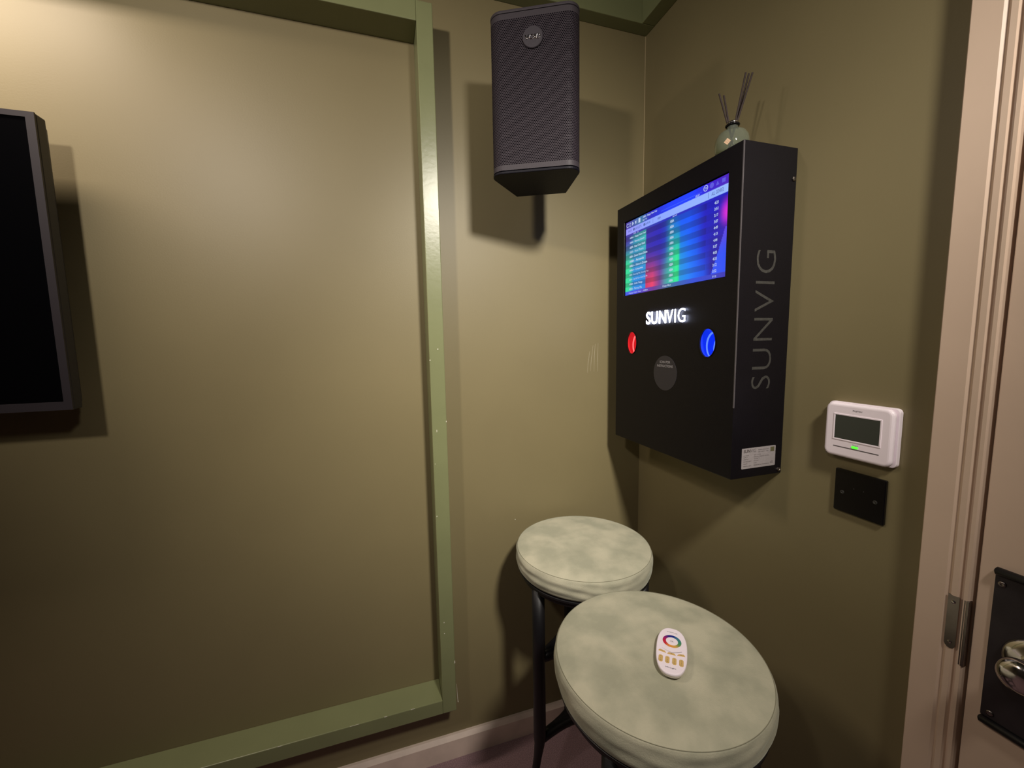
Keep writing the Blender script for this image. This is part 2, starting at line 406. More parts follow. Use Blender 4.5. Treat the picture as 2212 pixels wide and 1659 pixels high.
g2 = prism(BM(), fp+[(x*.988, y+.0015) for x, y in reversed(fp)], lambda u, v, k: (u, v, (HH-.020, HH-.008)[k]))
obj('grille_rim', g2, M['spkframe'], sp_)
g2 = prism(BM(), fp+[(x*.988, y+.0015) for x, y in reversed(fp)], lambda u, v, k: (u, v, (-HH+.008, -HH+.020)[k]))
obj('grille_rim', g2, M['spkframe'], sp_)
for s in (-1, 1):
    pr = body_prof(WF+.0005, WB+.001, DP+.001, RC, -.0005)
    z0, z1 = (-HH, -HH+.0065) if s < 0 else (HH-.0065, HH)
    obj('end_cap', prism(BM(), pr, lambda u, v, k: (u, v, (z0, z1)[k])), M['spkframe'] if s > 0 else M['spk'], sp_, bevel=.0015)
bd = obj('badge', tbm(lathe(BM(), [(.0235, 0), (.0235, .0030), (.0225, .0042), (.001, .0042)], 40), Matrix.Translation((-.001, -.0004, .112)) @ Matrix.Rotation(R(90), 4, 'X')), M['badge'], sp_, label='round dark grey badge with chrome lettering')
obj('badge_lettering', tbm(text_bm('VOID', .036, .0105, .012, .0012), Matrix.Translation((-.001, -.0046, .1115)) @ Matrix.Rotation(R(90), 4, 'X')), M['chrome'], bd)
bk = BM(); box(bk, -.03, .03, DP, DP+.008, -.09, .09); box(bk, -.018, .018, DP+.008, DP+.05, -.03, .03)
obj('mounting_bracket', bk, M['blackmetal'], sp_, bevel=.002)
# arm from the bracket to the wall, square to the wall
im = sp_.matrix_world.inverted()
p0 = im @ Vector((-.405, -.135, 1.942)); 
arm = tube(BM(), [im @ Vector((-.398, -.100, 1.942)), im @ Vector((-.392, -.055, 1.942)), im @ Vector((-.390, -.006, 1.942))], .014, 12)
obj('mounting_arm', arm, M['blackmetal'], sp_, smooth=True)
obj('mounting_plate', tbm(b1(-.43, -.35, -.006, 0, 1.88, 2.00), im), M['blackmetal'], sp_, bevel=.001)

# ------------------------------------------------------------------ touchscreen kiosk on the right wall
KX, KY0, KY1, KZ0, KZ1 = -.146, -.5445, -.078, 1.0515, 1.761
ki = empty('touchscreen_kiosk', (0, (KY0+KY1)/2, KZ0), 'black metal wall kiosk with glowing song list screen, lit sign and two lit holes', 'kiosk')
KO = Vector((0, (KY0+KY1)/2, KZ0)); km = lambda bm: tbm(bm, Matrix.Translation(-KO))
SY0, SY1, SZ0, SZ1 = -.506, -.1195, 1.496, 1.711
bm = b1(KX, 0, KY0, KY1, KZ0, KZ1)
cut = [b1(KX-.01, KX+.010, SY0-.0015, SY1+.0035, SZ0-.0015, SZ1+.003)]
def ell(y, z, a, b, x0, x1, shift, n=40, sc=1.0):
    pts = [(a*sc*math.cos(2*PI*i/n), b*sc*math.sin(2*PI*i/n)) for i in range(n)]
    return prism(BM(), pts, lambda u, v, k: ((x0, x1)[k], y+u, z+v-(0, shift)[k]*0-((shift*(x1-x0)) if k else 0)))
HR, HB = (-.1640, 1.352), (-.4645, 1.352)
for (y, z) in (HR, HB):
    cut.append(ell(y, z+.0014, .0250, .0335, KX-.004, KX+.075, .35))
body = on_mesh_boolean(bm, cut)
obj('cabinet', km(body), M['kiosk'], ki, bevel=.0012)
obj('edge_strip', km(b1(KX-.0006, KX+.0018, KY0-.0006, KY0+.0016, KZ0+.16, KZ1-.001)), M['edge'], ki, label='thin grey line painted as the lit, worn bevel of the near front edge')  # light on the worn bevel put into a paler grey strip
# display: a coloured grid
def lerp(a, b, t): t = max(0, min(1, t)); t = t*t*(3-2*t); return tuple(x+(y-x)*t for x, y in zip(a, b))
def lin(c): return tuple((x/255/12.92 if x/255 < .04045 else ((x/255+.055)/1.055)**2.4) for x in c)
def keyed(keys, s):
    for (a, ca), (b, cb) in zip(keys, keys[1:]):
        if s <= b: return tuple(x+(y-x)*(s-a)/(b-a) for x, y in zip(ca, cb))
    return keys[-1][1]
def screen_col(s, t):
    if t < .088:
        c = keyed([(0, (70, 45, 160)), (.10, (60, 80, 165)), (.20, (60, 120, 165)), (.30, (40, 40, 190)), (.5, (25, 60, 250)), (.72, (20, 60, 255)), (.86, (55, 30, 205)), (1, (80, 40, 190))], s)
        if .058 < t < .066 and .42 < s < .8: c = tuple(min(255, x+35) for x in c)
        return lin(c)
    if t < .168: return lin(keyed([(0, (150, 145, 250)), (.3, (140, 165, 255)), (1, (150, 185, 255))], s))
    if t < .2: return lin(keyed([(0, (60, 50, 160)), (.25, (50, 60, 170)), (.5, (35, 45, 190)), (1, (30, 25, 190))], s))
    if t > .952:
        return lin(keyed([(0, (60, 90, 230)), (.15, (70, 70, 220)), (.35, (110, 50, 150)), (.52, (60, 110, 150)), (.75, (45, 75, 215)), (1, (60, 55, 180))], s))
    row = int((t-.2)/.0627); odd = row % 2
    v = (t-.2)/.752
    red = max(0, min(1, (v-.25)/.7))
    green = max(0, min(1, (v+.05)/.75))
    base = [(0, lerp((70, 50, 160), (45, 225, 150), v*1.7)), (.055, lerp((55, 60, 170), (40, 215, 160), v*1.7)), (.11, lerp((40, 140, 175), (20, 140, 225), v)), (.24, lerp((60, 185, 185), (25, 130, 225), v*1.1)),
            (.256, lerp((55, 180, 185), (30, 130, 220), v)), (.262, lerp((50, 40, 170), (200, 50, 105), red)),
            (.34, lerp((45, 35, 180), (235, 60, 110), max(0, red-.05))), (.42, lerp((40, 35, 185), (120, 60, 150), red)), (.47, lerp((35, 60, 185), (80, 140, 165), red)),
            (.52, lerp((35, 125, 190), (50, 185, 165), green)), (.585, lerp((15, 100, 235), (40, 235, 150), green)), (.607, lerp((10, 90, 245), (30, 225, 150), green)), (.622, lerp((10, 85, 250), (15, 150, 225), green)),
            (.70, lerp((8, 85, 255), (10, 130, 250), v)), (.77, lerp((20, 60, 225), (10, 100, 245), v)), (.83, lerp((28, 25, 190), (15, 80, 230), v*v)), (.89, lerp((22, 22, 190), (35, 25, 160), v)), (1.0, lerp((60, 25, 190), (40, 30, 165), v))]
    c = keyed(base, s)
    c = tuple(x*(1.0 if odd else .80) if s < .84 else x*(1 if odd else .93) for x in c)
    # magenta bloom at the right and a blue fin below
    m_ = max(0, 1-math.hypot((s-1.0)/.085, (t-.36)/.20)); c = lerp(c, (215, 45, 215), m_*1.1)
    edge = .985 - max(0, (t-.50))*.19 - max(0, (t-.50))**2*.06
    if t > .5 and s > edge: c = lerp((95, 70, 225), (45, 80, 245), (t-.5)/.3)
    return lin(c)
nx, ny = 210, 150
bm = BM(); lay = bm.verts.layers.float_color.new('Col'); grid = []
for j in range(ny+1):
    rowv = []
    for i in range(nx+1):
        s, t = i/nx, j/ny
        v = bm.verts.new((KX+.004, SY1+(SY0-SY1)*s, SZ1+(SZ0-SZ1)*t)); v[lay] = (*screen_col(min(s, .9999), min(t, .9999)), 1); rowv.append(v)
    grid.append(rowv)
for j in range(ny):
    for i in range(nx): bm.faces.new((grid[j][i], grid[j][i+1], grid[j+1][i+1], grid[j+1][i]))
scr = obj('display', km(bm), M['screen'], ki, label='glowing blue touchscreen showing a list of songs')
obj('display_backing', km(b1(KX+.0043, KX+.0099, SY0, SY1, SZ0, SZ1)), M['blackmetal'], scr)
def on_screen(s, t, x=KX+.0037): return frame_mtx((x, SY1+(SY0-SY1)*s, SZ1+(SZ0-SZ1)*t), (0, -1, 0), (0, 0, 1))
SH = SZ1-SZ0; SWd = SY1-SY0
white, grey, dim = [], [], []
def st(lst, txt, s, t, h, align='L', w=None, off=.01):
    if 'M' in txt: off = 0
    lst.append(tbm(text_bm(txt, w*SWd if w else None, h*SH, off, 0, align), on_screen(s, t)))
titles = ['Happy New Year', 'Dancing Queen', 'Head Over Heels', 'Hasta Manana', 'Gimme Gimme Gimme', 'Fernando', 'I Have A Dream', 'Chiquitita', 'Knowing Me, Knowing You', 'Lay All Your Love On Me', 'Little Things', 'Mamma Mia']
wid = [.205, .185, .195, .178, .225, .185, .225, .175, .24, .23, .17, .165]
tms = ['4:23', '3:51', '3:17', '3:07', '4:49', '4:13', '4:44', '5:27', '4:03', '4:33', '3:12', '3:32']
for i in range(12):
    t = .232+i*.0627
    st(white, 'ABBA - '+titles[i], .052, t, .030, w=wid[i], off=.022)
    st(white, 'ABBA', .517, t, .030, w=.040, off=.022)
    st(white, tms[i], .900, t, .030, w=.030, off=.022)
st(white, 'ABBA - Happy New Year', .215, .030, .030, w=.165, off=.02)
st(white, '0:07  TV', .215, .066, .020, w=.05, off=.02)
st(white, 'TITLE    ID', .10, .185, .014, w=.065, off=.02); st(white, 'ARTIST', .54, .185, .013, w=.045, off=.02)
st(white, 'Deep Blue', .455, .975, .026, w=.085, off=.015); st(white, 'Happy New Year - ABBA', .05, .978, .022, w=.24, off=.01); st(white, '3/12', .90, .977, .02, w=.03)
st(white, '15:07', .745, .078, .020, w=.035, off=.015)
st(grey, 'PLAYLISTS', .115, .128, .030, w=.085); st(grey, 'QUEUE', .245, .128, .030, w=.06); st(grey, 'SEARCH', .03, .128, .026, w=.05); st(grey, 'ABBA', .385, .128, .028, w=.035)
st(grey, 'ALL GENRES', .875, .128, .038, w=.09)
def quadb(s0, s1, t0, t1, lst):
    b = BM(); x = KX+.0037
    vs = [b.verts.new((x, SY1+(SY0-SY1)*s, SZ1+(SZ0-SZ1)*t)) for s, t in ((s0, t0), (s1, t0), (s1, t1), (s0, t1))]; b.faces.new(vs); lst.append(b)
def discb(s, t, r, lst, r0=0, n=24, a0=0, a1=360):
    b = BM(); x = KX+.0037; P = []
    for i in range(n+1):
        a = R(a0+(a1-a0)*i/n); P.append((math.cos(a), math.sin(a)))
    c = (SY1+(SY0-SY1)*s, SZ1+(SZ0-SZ1)*t)
    for p, q in zip(P, P[1:]):
        f = [(p, r), (q, r), (q, r0), (p, r0)] if r0 else [(p, r), (q, r), (p, 0)]
        b.faces.new([b.verts.new((x, c[0]-e[0]*k, c[1]+e[1]*k)) for e, k in f])
    lst.append(b)
def polyb(pts, lst):
    b = BM(); b.faces.new([b.verts.new((KX+.0037, SY1+(SY0-SY1)*s, SZ1+(SZ0-SZ1)*t)) for s, t in pts]); lst.append(b)
discb(.024, .045, .0060, white, .0046, a0=30, a1=330)
for a in ((.047, .050, .022, .07), (.063, .066, .022, .07), (.050, .063, .022, .028), (.050, .063, .064, .07)): quadb(*a, white)
polyb([(.084, .022), (.087, .022), (.104, .046), (.087, .070), (.084, .070)], white)
polyb([(.119, .022), (.122, .022), (.136, .046), (.122, .070), (.119, .070)], white); quadb(.139, .143, .022, .07, white)
quadb(.163, .186, .016, .072, white)
discb(.828, .040, .0068, white, .0052); quadb(.821, .835, .030, .034, white); quadb(.821, .835, .044, .048, white); quadb(.821, .824, .03, .048, white); quadb(.832, .835, .03, .048, white)
discb(.875, .040, .0060, dim); polyb([(.905, .062), (.93, .062), (.9175, .02)], dim); quadb(.950, .975, .022, .062, dim)
discb(.105, .128, .0040, grey); discb(.235, .128, .0040, grey); quadb(.335, .337, .10, .158, grey); quadb(.85, .853, .10, .158, grey)
for nm, lst, mm in (('song_list_text', white, 'screenwhite'), ('toolbar_text', grey, 'screengrey'), ('toolbar_icons', dim, 'screendim')):
    o = obj(nm, km(merge(*lst)), M[mm], scr)
    o['kind'] = 'stuff'
# backlit sign
def sign_word():
    a = text_bm('SUN', .084, .0345, .014, .0015, 'L', 1.08); b = text_bm('VIG', .069, .0345, -.006, .0015, 'L', 1.12)
    return a, b
a, b = sign_word()
# SUN bold, VIG light, standing just off the panel
ml = lambda y: frame_mtx((KX-.0035, y, 1.4205), (0, -1, 0), (0, 0, 1))
obj('sign_lettering', km(merge(tbm(a, ml(-.2385)), tbm(b, ml(-.3245)))), M['sign'], ki, label='white backlit raised lettering glowing on the black panel')
# holes with glowing rings
for (y, z), m0, m1, lb in ((HR, 'red', 'redring', 'red lit round holder sunk in the panel'), (HB, 'blue', 'bluering', 'blue lit round holder sunk in the panel')):
    def ring(sc, x, w=None, n=40, y=y, z=z):
        return [(x, y+.0243*sc*math.cos(2*PI*i/n), z+.0328*sc*math.sin(2*PI*i/n)-.35*(x-KX)) for i in range(n)]
    bm = BM(); prev = None
    for x, sc in ((KX+.0008, 1.0), (KX+.074, 1.0)):
        r_ = [bm.verts.new(p) for p in ring(sc, x)]
        if prev:
            for i in range(40): bm.faces.new((prev[i], prev[(i+1) % 40], r_[(i+1) % 40], r_[i]))
        prev = r_
    bm.faces.new(prev)
    hl = obj('holder', km(bm), M[m0], ki, smooth=False, label=lb)
    for xx, wd in ((KX+.018, .0022), (KX+.040, .0016)):
        bm = BM(); prev = None; first = None
        for x, sc in ((xx, .985), (xx+wd*.6, .93), (xx+wd*1.6, .93), (xx+wd*2.2, .985)):
            r_ = [bm.verts.new(p) for p in ring(sc, x)]
            if prev:
                for i in range(40): bm.faces.new((prev[i], prev[(i+1) % 40], r_[(i+1) % 40], r_[i]))
            prev = r_
        obj('light_ring', km(bm), M[m1], hl)
    bm = BM(); o_ = [bm.verts.new((p[0]-.0008-.0008, p[1], p[2])) for p in ring(1.03, KX)]; i_ = [bm.verts.new((p[0]-.0016, p[1], p[2])) for p in ring(.985, KX)]; b_ = [bm.verts.new((p[0]+.002, p[1], p[2])) for p in ring(.985, KX)]; ob_ = [bm.verts.new((p[0]+.001, p[1], p[2])) for p in ring(1.03, KX)]
    for i in range(40):
        k = (i+1) % 40
        bm.faces.new((o_[i], o_[k], i_[k], i_[i])); bm.faces.new((i_[i], i_[k], b_[k], b_[i])); bm.faces.new((ob_[i], ob_[k], o_[k], o_[i]))
    obj('rim', km(bm), M['blackgloss'], hl)
# round sticker (its square code left out)
stx = obj('instruction_sticker', km(tbm(lathe(BM(), [(.0465, 0), (.0465, .0006)], 56), frame_mtx((KX, -.317, 1.2715), (0, -1, 0), (0, 0, 1)) )), M['sticker'], ki, label='round dark grey sticker with small white words')
tb = merge(tbm(text_bm('SCAN FOR', .042, .0062, 0, 0), frame_mtx((KX-.0008, -.317, 1.3010), (0, -1, 0), (0, 0, 1))), tbm(text_bm('INSTRUCTIONS', .063, .0062, 0, 0), frame_mtx((KX-.0008, -.317, 1.2905), (0, -1, 0), (0, 0, 1))))
obj('sticker_lettering', km(tb), M['whiteink'], stx)
# side lettering, rating label, bolts
sm = frame_mtx((-.0735, KY0-.0002, 1.3985), (0, 0, 1), (-1, 0, 0))
obj('side_lettering', km(tbm(text_bm('SUNVIG', .297, .0535, -.012, 0, 'C', 1.12), sm)), M['engrave'], ki, label='dull grey lettering cut vertically into the side')
lb = obj('rating_label', km(prism(BM(), rrect(.0975, .0465, .002, 3), lambda u, v, k: (-.0690+u, KY0-.0001-.0004*k, 1.0955+v))), M['label'], ki, label='silver rating label low on the side')
LX, LZ = -.0690, 1.0955
def on_label(u, v): return frame_mtx((LX+u, KY0-.0007, LZ+v), (1, 0, 0), (0, 0, 1))
ink = [tbm(text_bm('SUN', .019, .0075, .03, 0, 'L'), on_label(-.044, .0165)), tbm(text_bm('VIG', .0155, .0075, -.01, 0, 'L'), on_label(-.0245, .0165))]
lines = [('SUNVIG OPERATIONS', -.002, .0170, .030), ('LED LIGHTS  230V', -.002, .0125, .030), ('MODEL', -.044, .0065, .016), ('SV-270', -.014, .0065, .020), ('INPUT', -.044, .0025, .012), ('100-240V 50/60HZ 2A MAX', -.014, .0020, .044), ('SERIAL', -.044, -.0020, .014), ('220815', -.014, -.0020, .016), ('POWER SUPPLY', -.044, -.0070, .024), ('12V DC', -.014, -.0070, .014), ('WEIGHT', -.044, -.0120, .012), ('18 KG', -.014, -.0120, .008), ('MANUFACTURED', -.044, -.0175, .023), ('DESIGNED AND BUILT FOR INDOOR USE', -.014, -.0170, .044)]
for tx, u, v, ww in lines: ink.append(tbm(text_bm(tx, ww, .0020, .0, 0, 'L'), on_label(u, v)))
ink.append(tbm(text_bm('CE', .008, .0048, 0, 0, 'L'), on_label(.034, -.0150)))
obj('label_lettering', km(merge(*ink)), M['labelink'], lb)
obj('label_emblem', km(b1(LX+.0335, LX+.0445, KY0-.0008, KY0-.0004, LZ+.0100, LZ+.0205)), M['labelolive'], lb)
for z in (1.697, 1.061):
    obj('bolt', km(tbm(lathe(BM(), [(.0052, 0), (.0048, .0022), (.0024, .0032), (.0018, .0022)], 6), frame_mtx((-.009, KY0, z), (1, 0, 0), (0, 0, 1)))), M['steel'], ki)

# ------------------------------------------------------------------ reed diffuser on top of the kiosk
dz = KZ1
df = empty('reed_diffuser', (-.1085, -.4755, dz), 'small round glass reed diffuser bottle with dark sticks on top of the black kiosk', 'diffuser')
outer = [(.024, 0), (.029, .0008), (.0325, .005), (.0345, .014), (.0345, .026), (.0325, .037), (.0275, .0460), (.0190, .0515), (.0125, .0530), (.0110, .0550), (.0108, .0680)]
inner = [(r-.0028, z) for r, z in outer[::-1]]; inner[-1] = (.0225, .0042); inner[-2] = (.0255, .0050); inner[-3] = (.0290, .0085)
bm = lathe(BM(), outer+inner+[(.0005, .0045)], 48, cap=False)
bmesh.ops.contextual_create(bm, geom=[e for e in bm.edges if e.is_boundary and all(v.co.z < .001 for v in e.verts)])
obj('glass_bottle', bm, M['glass'], df, smooth=True)
lq = [(.0005, .0047), (.0220, .0047), (.0250, .0055), (.0285, .0090), (.0312, .0150), (.0312, .0250), (.0005, .0250)]
obj('oil', lathe(BM(), lq, 40), M['liquid'], df, smooth=False)
obj('neck_collar', lathe(BM(), [(.0110, .0610), (.0140, .0615), (.0148, .0632), (.0140, .0650), (.0110, .0655)], 36, cap=False), M['blackgloss'], df, smooth=True)
obj('neck_ring', lathe(BM(), [(.0110, .0660), (.0118, .0665), (.0118, .0695), (.0100, .0700), (.0080, .0698)], 36, cap=False), M['chrome'], df, smooth=True)
C0 = Vector((-.86223, -1.23, 1.3653))
vr = Vector((.70, -.714, 0)).normalized()     # across the view of the bottle
def reed(dx, dy, h, l=0):
    top = vr*dx + Vector((.714, .70, 0))*dy + Vector((0, 0, h))
    bot = Vector((-vr.x*dx*.25, -vr.y*dx*.25, .008))
    return tube(BM(), [bot, top], .0019, 8)
for dx, dy, h in ((-.0285, .004, .138), (-.0195, .012, .136), (.0215, -.004, .163), (.0275, .006, .164), (.0340, -.006, .158)):
    obj('reed', reed(dx, dy, h), M['stick'], df)
# gold diamond label on the glass
n_ = Vector((-.86, -.51, 0)).normalized(); t_ = Vector((n_.y, -n_.x, 0))*-1
t_ = Vector((0, 0, 1)).cross(n_)
gb = BM()
q = .0034; bar = .00062
Gm = frame_mtx(n_*.0349+Vector((0, 0, .0190)), t_, (0, 0, 1)) @ Matrix.Rotation(R(45), 4, 'Z')
for i in range(3):
    for j in range(3):
        c = ((i-1)*q, (j-1)*q); h = q*.40; g_ = bar*.5
        box(gb, c[0]-h, c[0]+h, c[1]-h, c[1]-h+2*g_, 0, .0004); box(gb, c[0]-h, c[0]+h, c[1]+h-2*g_, c[1]+h, 0, .0004)
        box(gb, c[0]-h, c[0]-h+2*g_, c[1]-h+2*g_, c[1]+h-2*g_, 0, .0004); box(gb, c[0]+h-2*g_, c[0]+h, c[1]-h+2*g_, c[1]+h-2*g_, 0, .0004)
        box(gb, c[0]-g_, c[0]+g_, c[1]-g_, c[1]+g_, 0, .0004)
obj('diamond_label', tbm(gb, Gm), M['gold'], df, label='gold diamond lattice printed on the glass')

# ------------------------------------------------------------------ thermostat and blank plate
th = empty('wall_controller', (0, -.707, 1.181), 'white plastic air conditioning controller with blank grey screen and green light', 'thermostat')
tmx = frame_mtx((0, 0, 0), (0, -1, 0), (0, 0, 1))
TO = Vector((0, -.707, 1.181))
def tplate(w, h, r, d0, d1, cy=0, cz=0, tw=0, n=6):
    return tbm(prism(BM(), rrect(w, h, r, n), lambda u, v, k: (u+cy, v+cz, (d0, d1)[k])), tmx)
obj('back_case', tplate(.119, .107, .008, 0, .009), M['whiteplastic'], th, bevel=.001)
bdy = obj('front_case', tplate(.1155, .1055, .013, .0095, .021), M['whiteplastic'], th, bevel=.006, seg=4)
for p in bdy.data.polygons: p.use_smooth = False
fr1 = [(.0405*s, 0) for s in (-1, 1)]
bmr = BM()
for a in ((-.041, .041, .0295, .0325), (-.041, .041, -.0195, -.0165), (-.041, -.038, -.0165, .0295), (.038, .041, -.0165, .0295)):
    box(bmr, a[0], a[1], a[2], a[3], .0205, .0218)
tbm(bmr, tmx); obj('screen_rim', bmr, M['whiteplastic'], th, bevel=.0005)
obj('screen', tplate(.076, .046, .0005, .0205, .0213, 0, .0065), M['lcd'], th)
obj('groove', tplate(.078, .0018, .0008, .0205, .0212, 0, -.0325), M['slot'], th)
obj('indicator_light', tplate(.0115, .0045, .0022, .0206, .0217, -.0005, -.0285), M['led'], th)
obj('maker_lettering', tbm(text_bm('FUJITSU', .0155, .0036, .005), tmx @ Matrix.Translation((.000, .0405, .0212))), M['darkprint'], th)
obj('start_lettering', tbm(text_bm('Start', .0100, .0030, .0), tmx @ Matrix.Translation((.0005, -.0245, .0212))), M['greyprint'], th)
for k in range(3):
    obj('vent_slit', tplate(.017+.003*k, .0008, .0003, .0150, .0205-.0014*k, -.045+.001*k, -.0455-.0024*k), M['slot'], th)

bp = empty('blanking_plate', (0, -.7095, 1.0583), 'small square glossy black blanking plate below the white controller', 'plate')
obj('plate', tplate(.087, .085, .0025, 0, .0065), M['blackgloss'], bp, bevel=.0015, seg=3)
for sx in (-.0285, .0285):
    obj('screw', tbm(lathe(BM(), [(.0038, .0062), (.0036, .0072), (.0020, .0076), (.0012, .0068)], 16), tmx @ Matrix.Translation((sx, -.003, 0))), M['engrave'], bp)
for sx in (-.008, .0085):
    obj('dimple', tbm(lathe(BM(), [(.0010, .0062), (.0008, .0070)], 8), tmx @ Matrix.Translation((sx, .010, 0))), M['engrave'], bp)

# ------------------------------------------------------------------ bar stools
def stool(x, y, rot, label, seed, SR=.188):
    rnd = random.Random(seed)
    t = empty('bar_stool', (x, y, 0), label, 'stool', 'sage velvet bar stools in the corner')
    ph = [rnd.uniform(0, 6.28) for _ in range(8)]
    prof = [(.30, .7915), (.55, .7905), (.75, .7885), (.88, .7855), (.945, .7828), (.975, .7808), (.993, .7795), (1.003, .778), (1.014, .7735), (1.022, .766), (1.024, .756), (1.020, .745), (1.010, .735), (.995, .7275), (.975, .7225), (.93, .7205)]
    pf = [(.001, .7918)] + [(r*SR, z) for r, z in prof]
    def fn(r, z, a, j):
        k = j
        dr = dzz = 0
        if z < .779 and r > .9*SR:
            u = (.779-z)/.056
            s_ = math.sin(PI*min(1, u))
            amp = .5+.5*math.sin(a*1.0+ph[3])
            dr = s_*(.0013*amp*amp*math.sin(15*u + 2.6*math.sin(a*2+ph[0]) + 1.1*math.sin(5*a+ph[6]) + ph[1]) + .0007*math.sin(a*9+ph[2]+5*u)+.0005*math.sin(17*a+9*u+ph[4]))
            dzz = .0015*math.sin(2*a+ph[5])*u
        elif r < .97*SR:
            w_ = (1-(r/SR)**2)
            X_, Y__ = r*math.cos(a), r*math.sin(a); dzz = .0011*w_*(math.sin(38*X_+12*Y__+ph[6])+.7*math.sin(55*Y__-21*X_+ph[7])+.4*math.sin(90*X_+70*Y__+ph[1]))
        return r+dr, z+dzz
    # refine the profile
    fine = []
    for (a, b) in zip(pf, pf[1:]):
        n = 4 if b[0] < .99*SR and b[1] > .775 else 3
        for i in range(n): fine.append((a[0]+(b[0]-a[0])*i/n, a[1]+(b[1]-a[1])*i/n))
    fine.append(pf[-1])
    cu = obj('cushion', lathe(BM(), fine, 160, fn=fn), M['velvet'], t, smooth=True)
    obj('seam', lathe(BM(), [(SR*.9945, .7796), (SR*.997, .78015), (SR*1.0002, .7795), (SR*.9995, .7788)], 120, cap=False), M['seam'], cu, smooth=True)
    obj('seat_ring', lathe(BM(), [(.02, .7208), (SR*.97, .7208), (SR*.985, .7200), (SR*.985, .7145), (SR*.970, .7125), (SR*.945, .7120), (SR*.945, .7010), (SR*.80, .7000), (SR*.80, .712), (.02, .712)], 72), M['blackmetal'], t, smooth=False, bevel=.001)
    LR = .166
    ang = [rot+120*k for k in range(3)]
    def pol(r, a, z): return (r*math.cos(R(a)), r*math.sin(R(a)), z)
    for a in ang:
        pts = [pol(LR, a, .708), pol(LR, a, .55), pol(LR, a, .40), pol(LR, a, .275), pol(LR+.001, a, .252), pol(LR+.008, a, .215), pol(LR+.018, a, .170), pol(LR+.027, a, .120), pol(LR+.033, a, .070), pol(LR+.0355, a, .012)]
        obj('leg', tube(BM(), pts, [.0172, .0172, .0172, .0172, .0145, .0112, .0105, .0105, .0110, .0120], 18), M['blackmetal'], t, smooth=True)
        obj('foot_pad', lathe(BM(), [(.013, 0), (.0138, .004), (.013, .013)], 20, c=pol(LR+.0355, a, 0)), M['blackmetal'], t, smooth=False)
    for z, nm in ((.505, 'stretcher'), (.264, 'stretcher')):
        for a in ang:
            pts = []
            for i in range(13):
                u = i/12; p = Vector(pol(LR-.008, a, 0)).lerp(Vector(pol(LR-.008, a+120, 0)), u)
                bow = (.030 if z > .4 else .050)*math.sin(PI*u)
                p = p - Vector(pol(1, a+60, 0))*bow
                pts.append((p.x, p.y, z))
            obj(nm, tube(BM(), pts, .0145, 12), M['blackmetal'], t, smooth=True)
    return t
stool(-.3400, -.2220, 198, 'bar stool with round sage velvet seat pushed into the corner, its seat empty', 3)
stool(-.3985, -.6345, 210, 'nearer bar stool whose round sage velvet seat carries the white remote', 11)

# ------------------------------------------------------------------ remote control on the nearer stool
a0 = math.atan2(-.105, -.0744)
U = Vector((math.cos(a0), math.sin(a0), 0)); V = Vector((-U.y, U.x, 0))
th6 = R(5.0)
cR = Vector((-.394, -.6615, 0)) + V*.0045
Y_ = (-U*math.cos(th6) + V*math.sin(th6)).normalized()   # local +Y: towards the remote's head
X_ = Y_.cross(Vector((0, 0, 1)))
rm = empty('remote_control', (0, 0, 0), 'white oval light remote lying on the nearer stool, with rainbow ring and mustard buttons', 'remote')
rm.matrix_world = frame_mtx((cR.x, cR.y, .7922), X_, Y_)
def oval(w, hl, n=64, e=2.6):
    pts = []
    for i in range(n):
        a = 2*PI*i/n; c, s = math.cos(a), math.sin(a)
        pts.append((w*abs(c)**(2/e)*(1 if c > 0 else -1), hl*abs(s)**(2/e)*(1 if s > 0 else -1)))
    return pts
def loft(layers, n=64, cap=True):
    bm = BM(); prev = None; rs = []
    for w, hl, z in layers:
        rs.append([bm.verts.new((x, y, z)) for x, y in oval(w, hl, n)])
    for a, b in zip(rs, rs[1:]):
        for i in range(n): bm.faces.new((a[i], a[(i+1) % n], b[(i+1) % n], b[i]))
    if cap: bm.faces.new(rs[0][::-1]); bm.faces.new(rs[-1])
    return bm
obj('lower_shell', loft([(.016, .048, 0), (.021, .053, .001), (.0245, .0565, .004), (.0260, .0580, .009)]), M['ivory'], rm, smooth=False)
obj('upper_shell', loft([(.0262, .0582, .0092), (.0262, .0582, .0115), (.0255, .0575, .0125), (.0245, .0565, .0129)]), M['whitetop'], rm, smooth=False)
TZ = .0131
bm = BM(); lay = bm.verts.layers.float_color.new('Col'); n = 96; ro, ri = .0162, .0105
keys = [(0, lin((60, 140, 105))), (50, lin((70, 120, 150))), (80, lin((35, 50, 140))), (120, lin((50, 40, 130))), (150, lin((150, 40, 120))), (180, lin((195, 35, 75))), (220, lin((205, 50, 60))), (250, lin((235, 150, 70))), (295, lin((220, 170, 80))), (330, lin((110, 150, 90))), (360, lin((60, 140, 105)))]
A_, B_ = [], []
for i in range(n):
    d = 360*i/n; c = keyed(keys, d)
    for lst, r_ in ((A_, ro), (B_, ri)):
        v = bm.verts.new((r_*math.cos(R(d)), .0210+r_*math.sin(R(d)), TZ+.0001)); v[lay] = (*c, 1); lst.append(v)
for i in range(n): bm.faces.new((A_[i], A_[(i+1) % n], B_[(i+1) % n], B_[i]))
obj('color_ring', bm, M['colorring'], rm, label='rainbow coloured touch ring')
def rbtn(x, y, w, h, r, name='button'):
    return obj(name, prism(BM(), [(x+a, y+b) for a, b in rrect(w, h, r, 5)], lambda u, v, k: (u, v, TZ-.0005+.0012*k)), M['tanbutton'], rm)
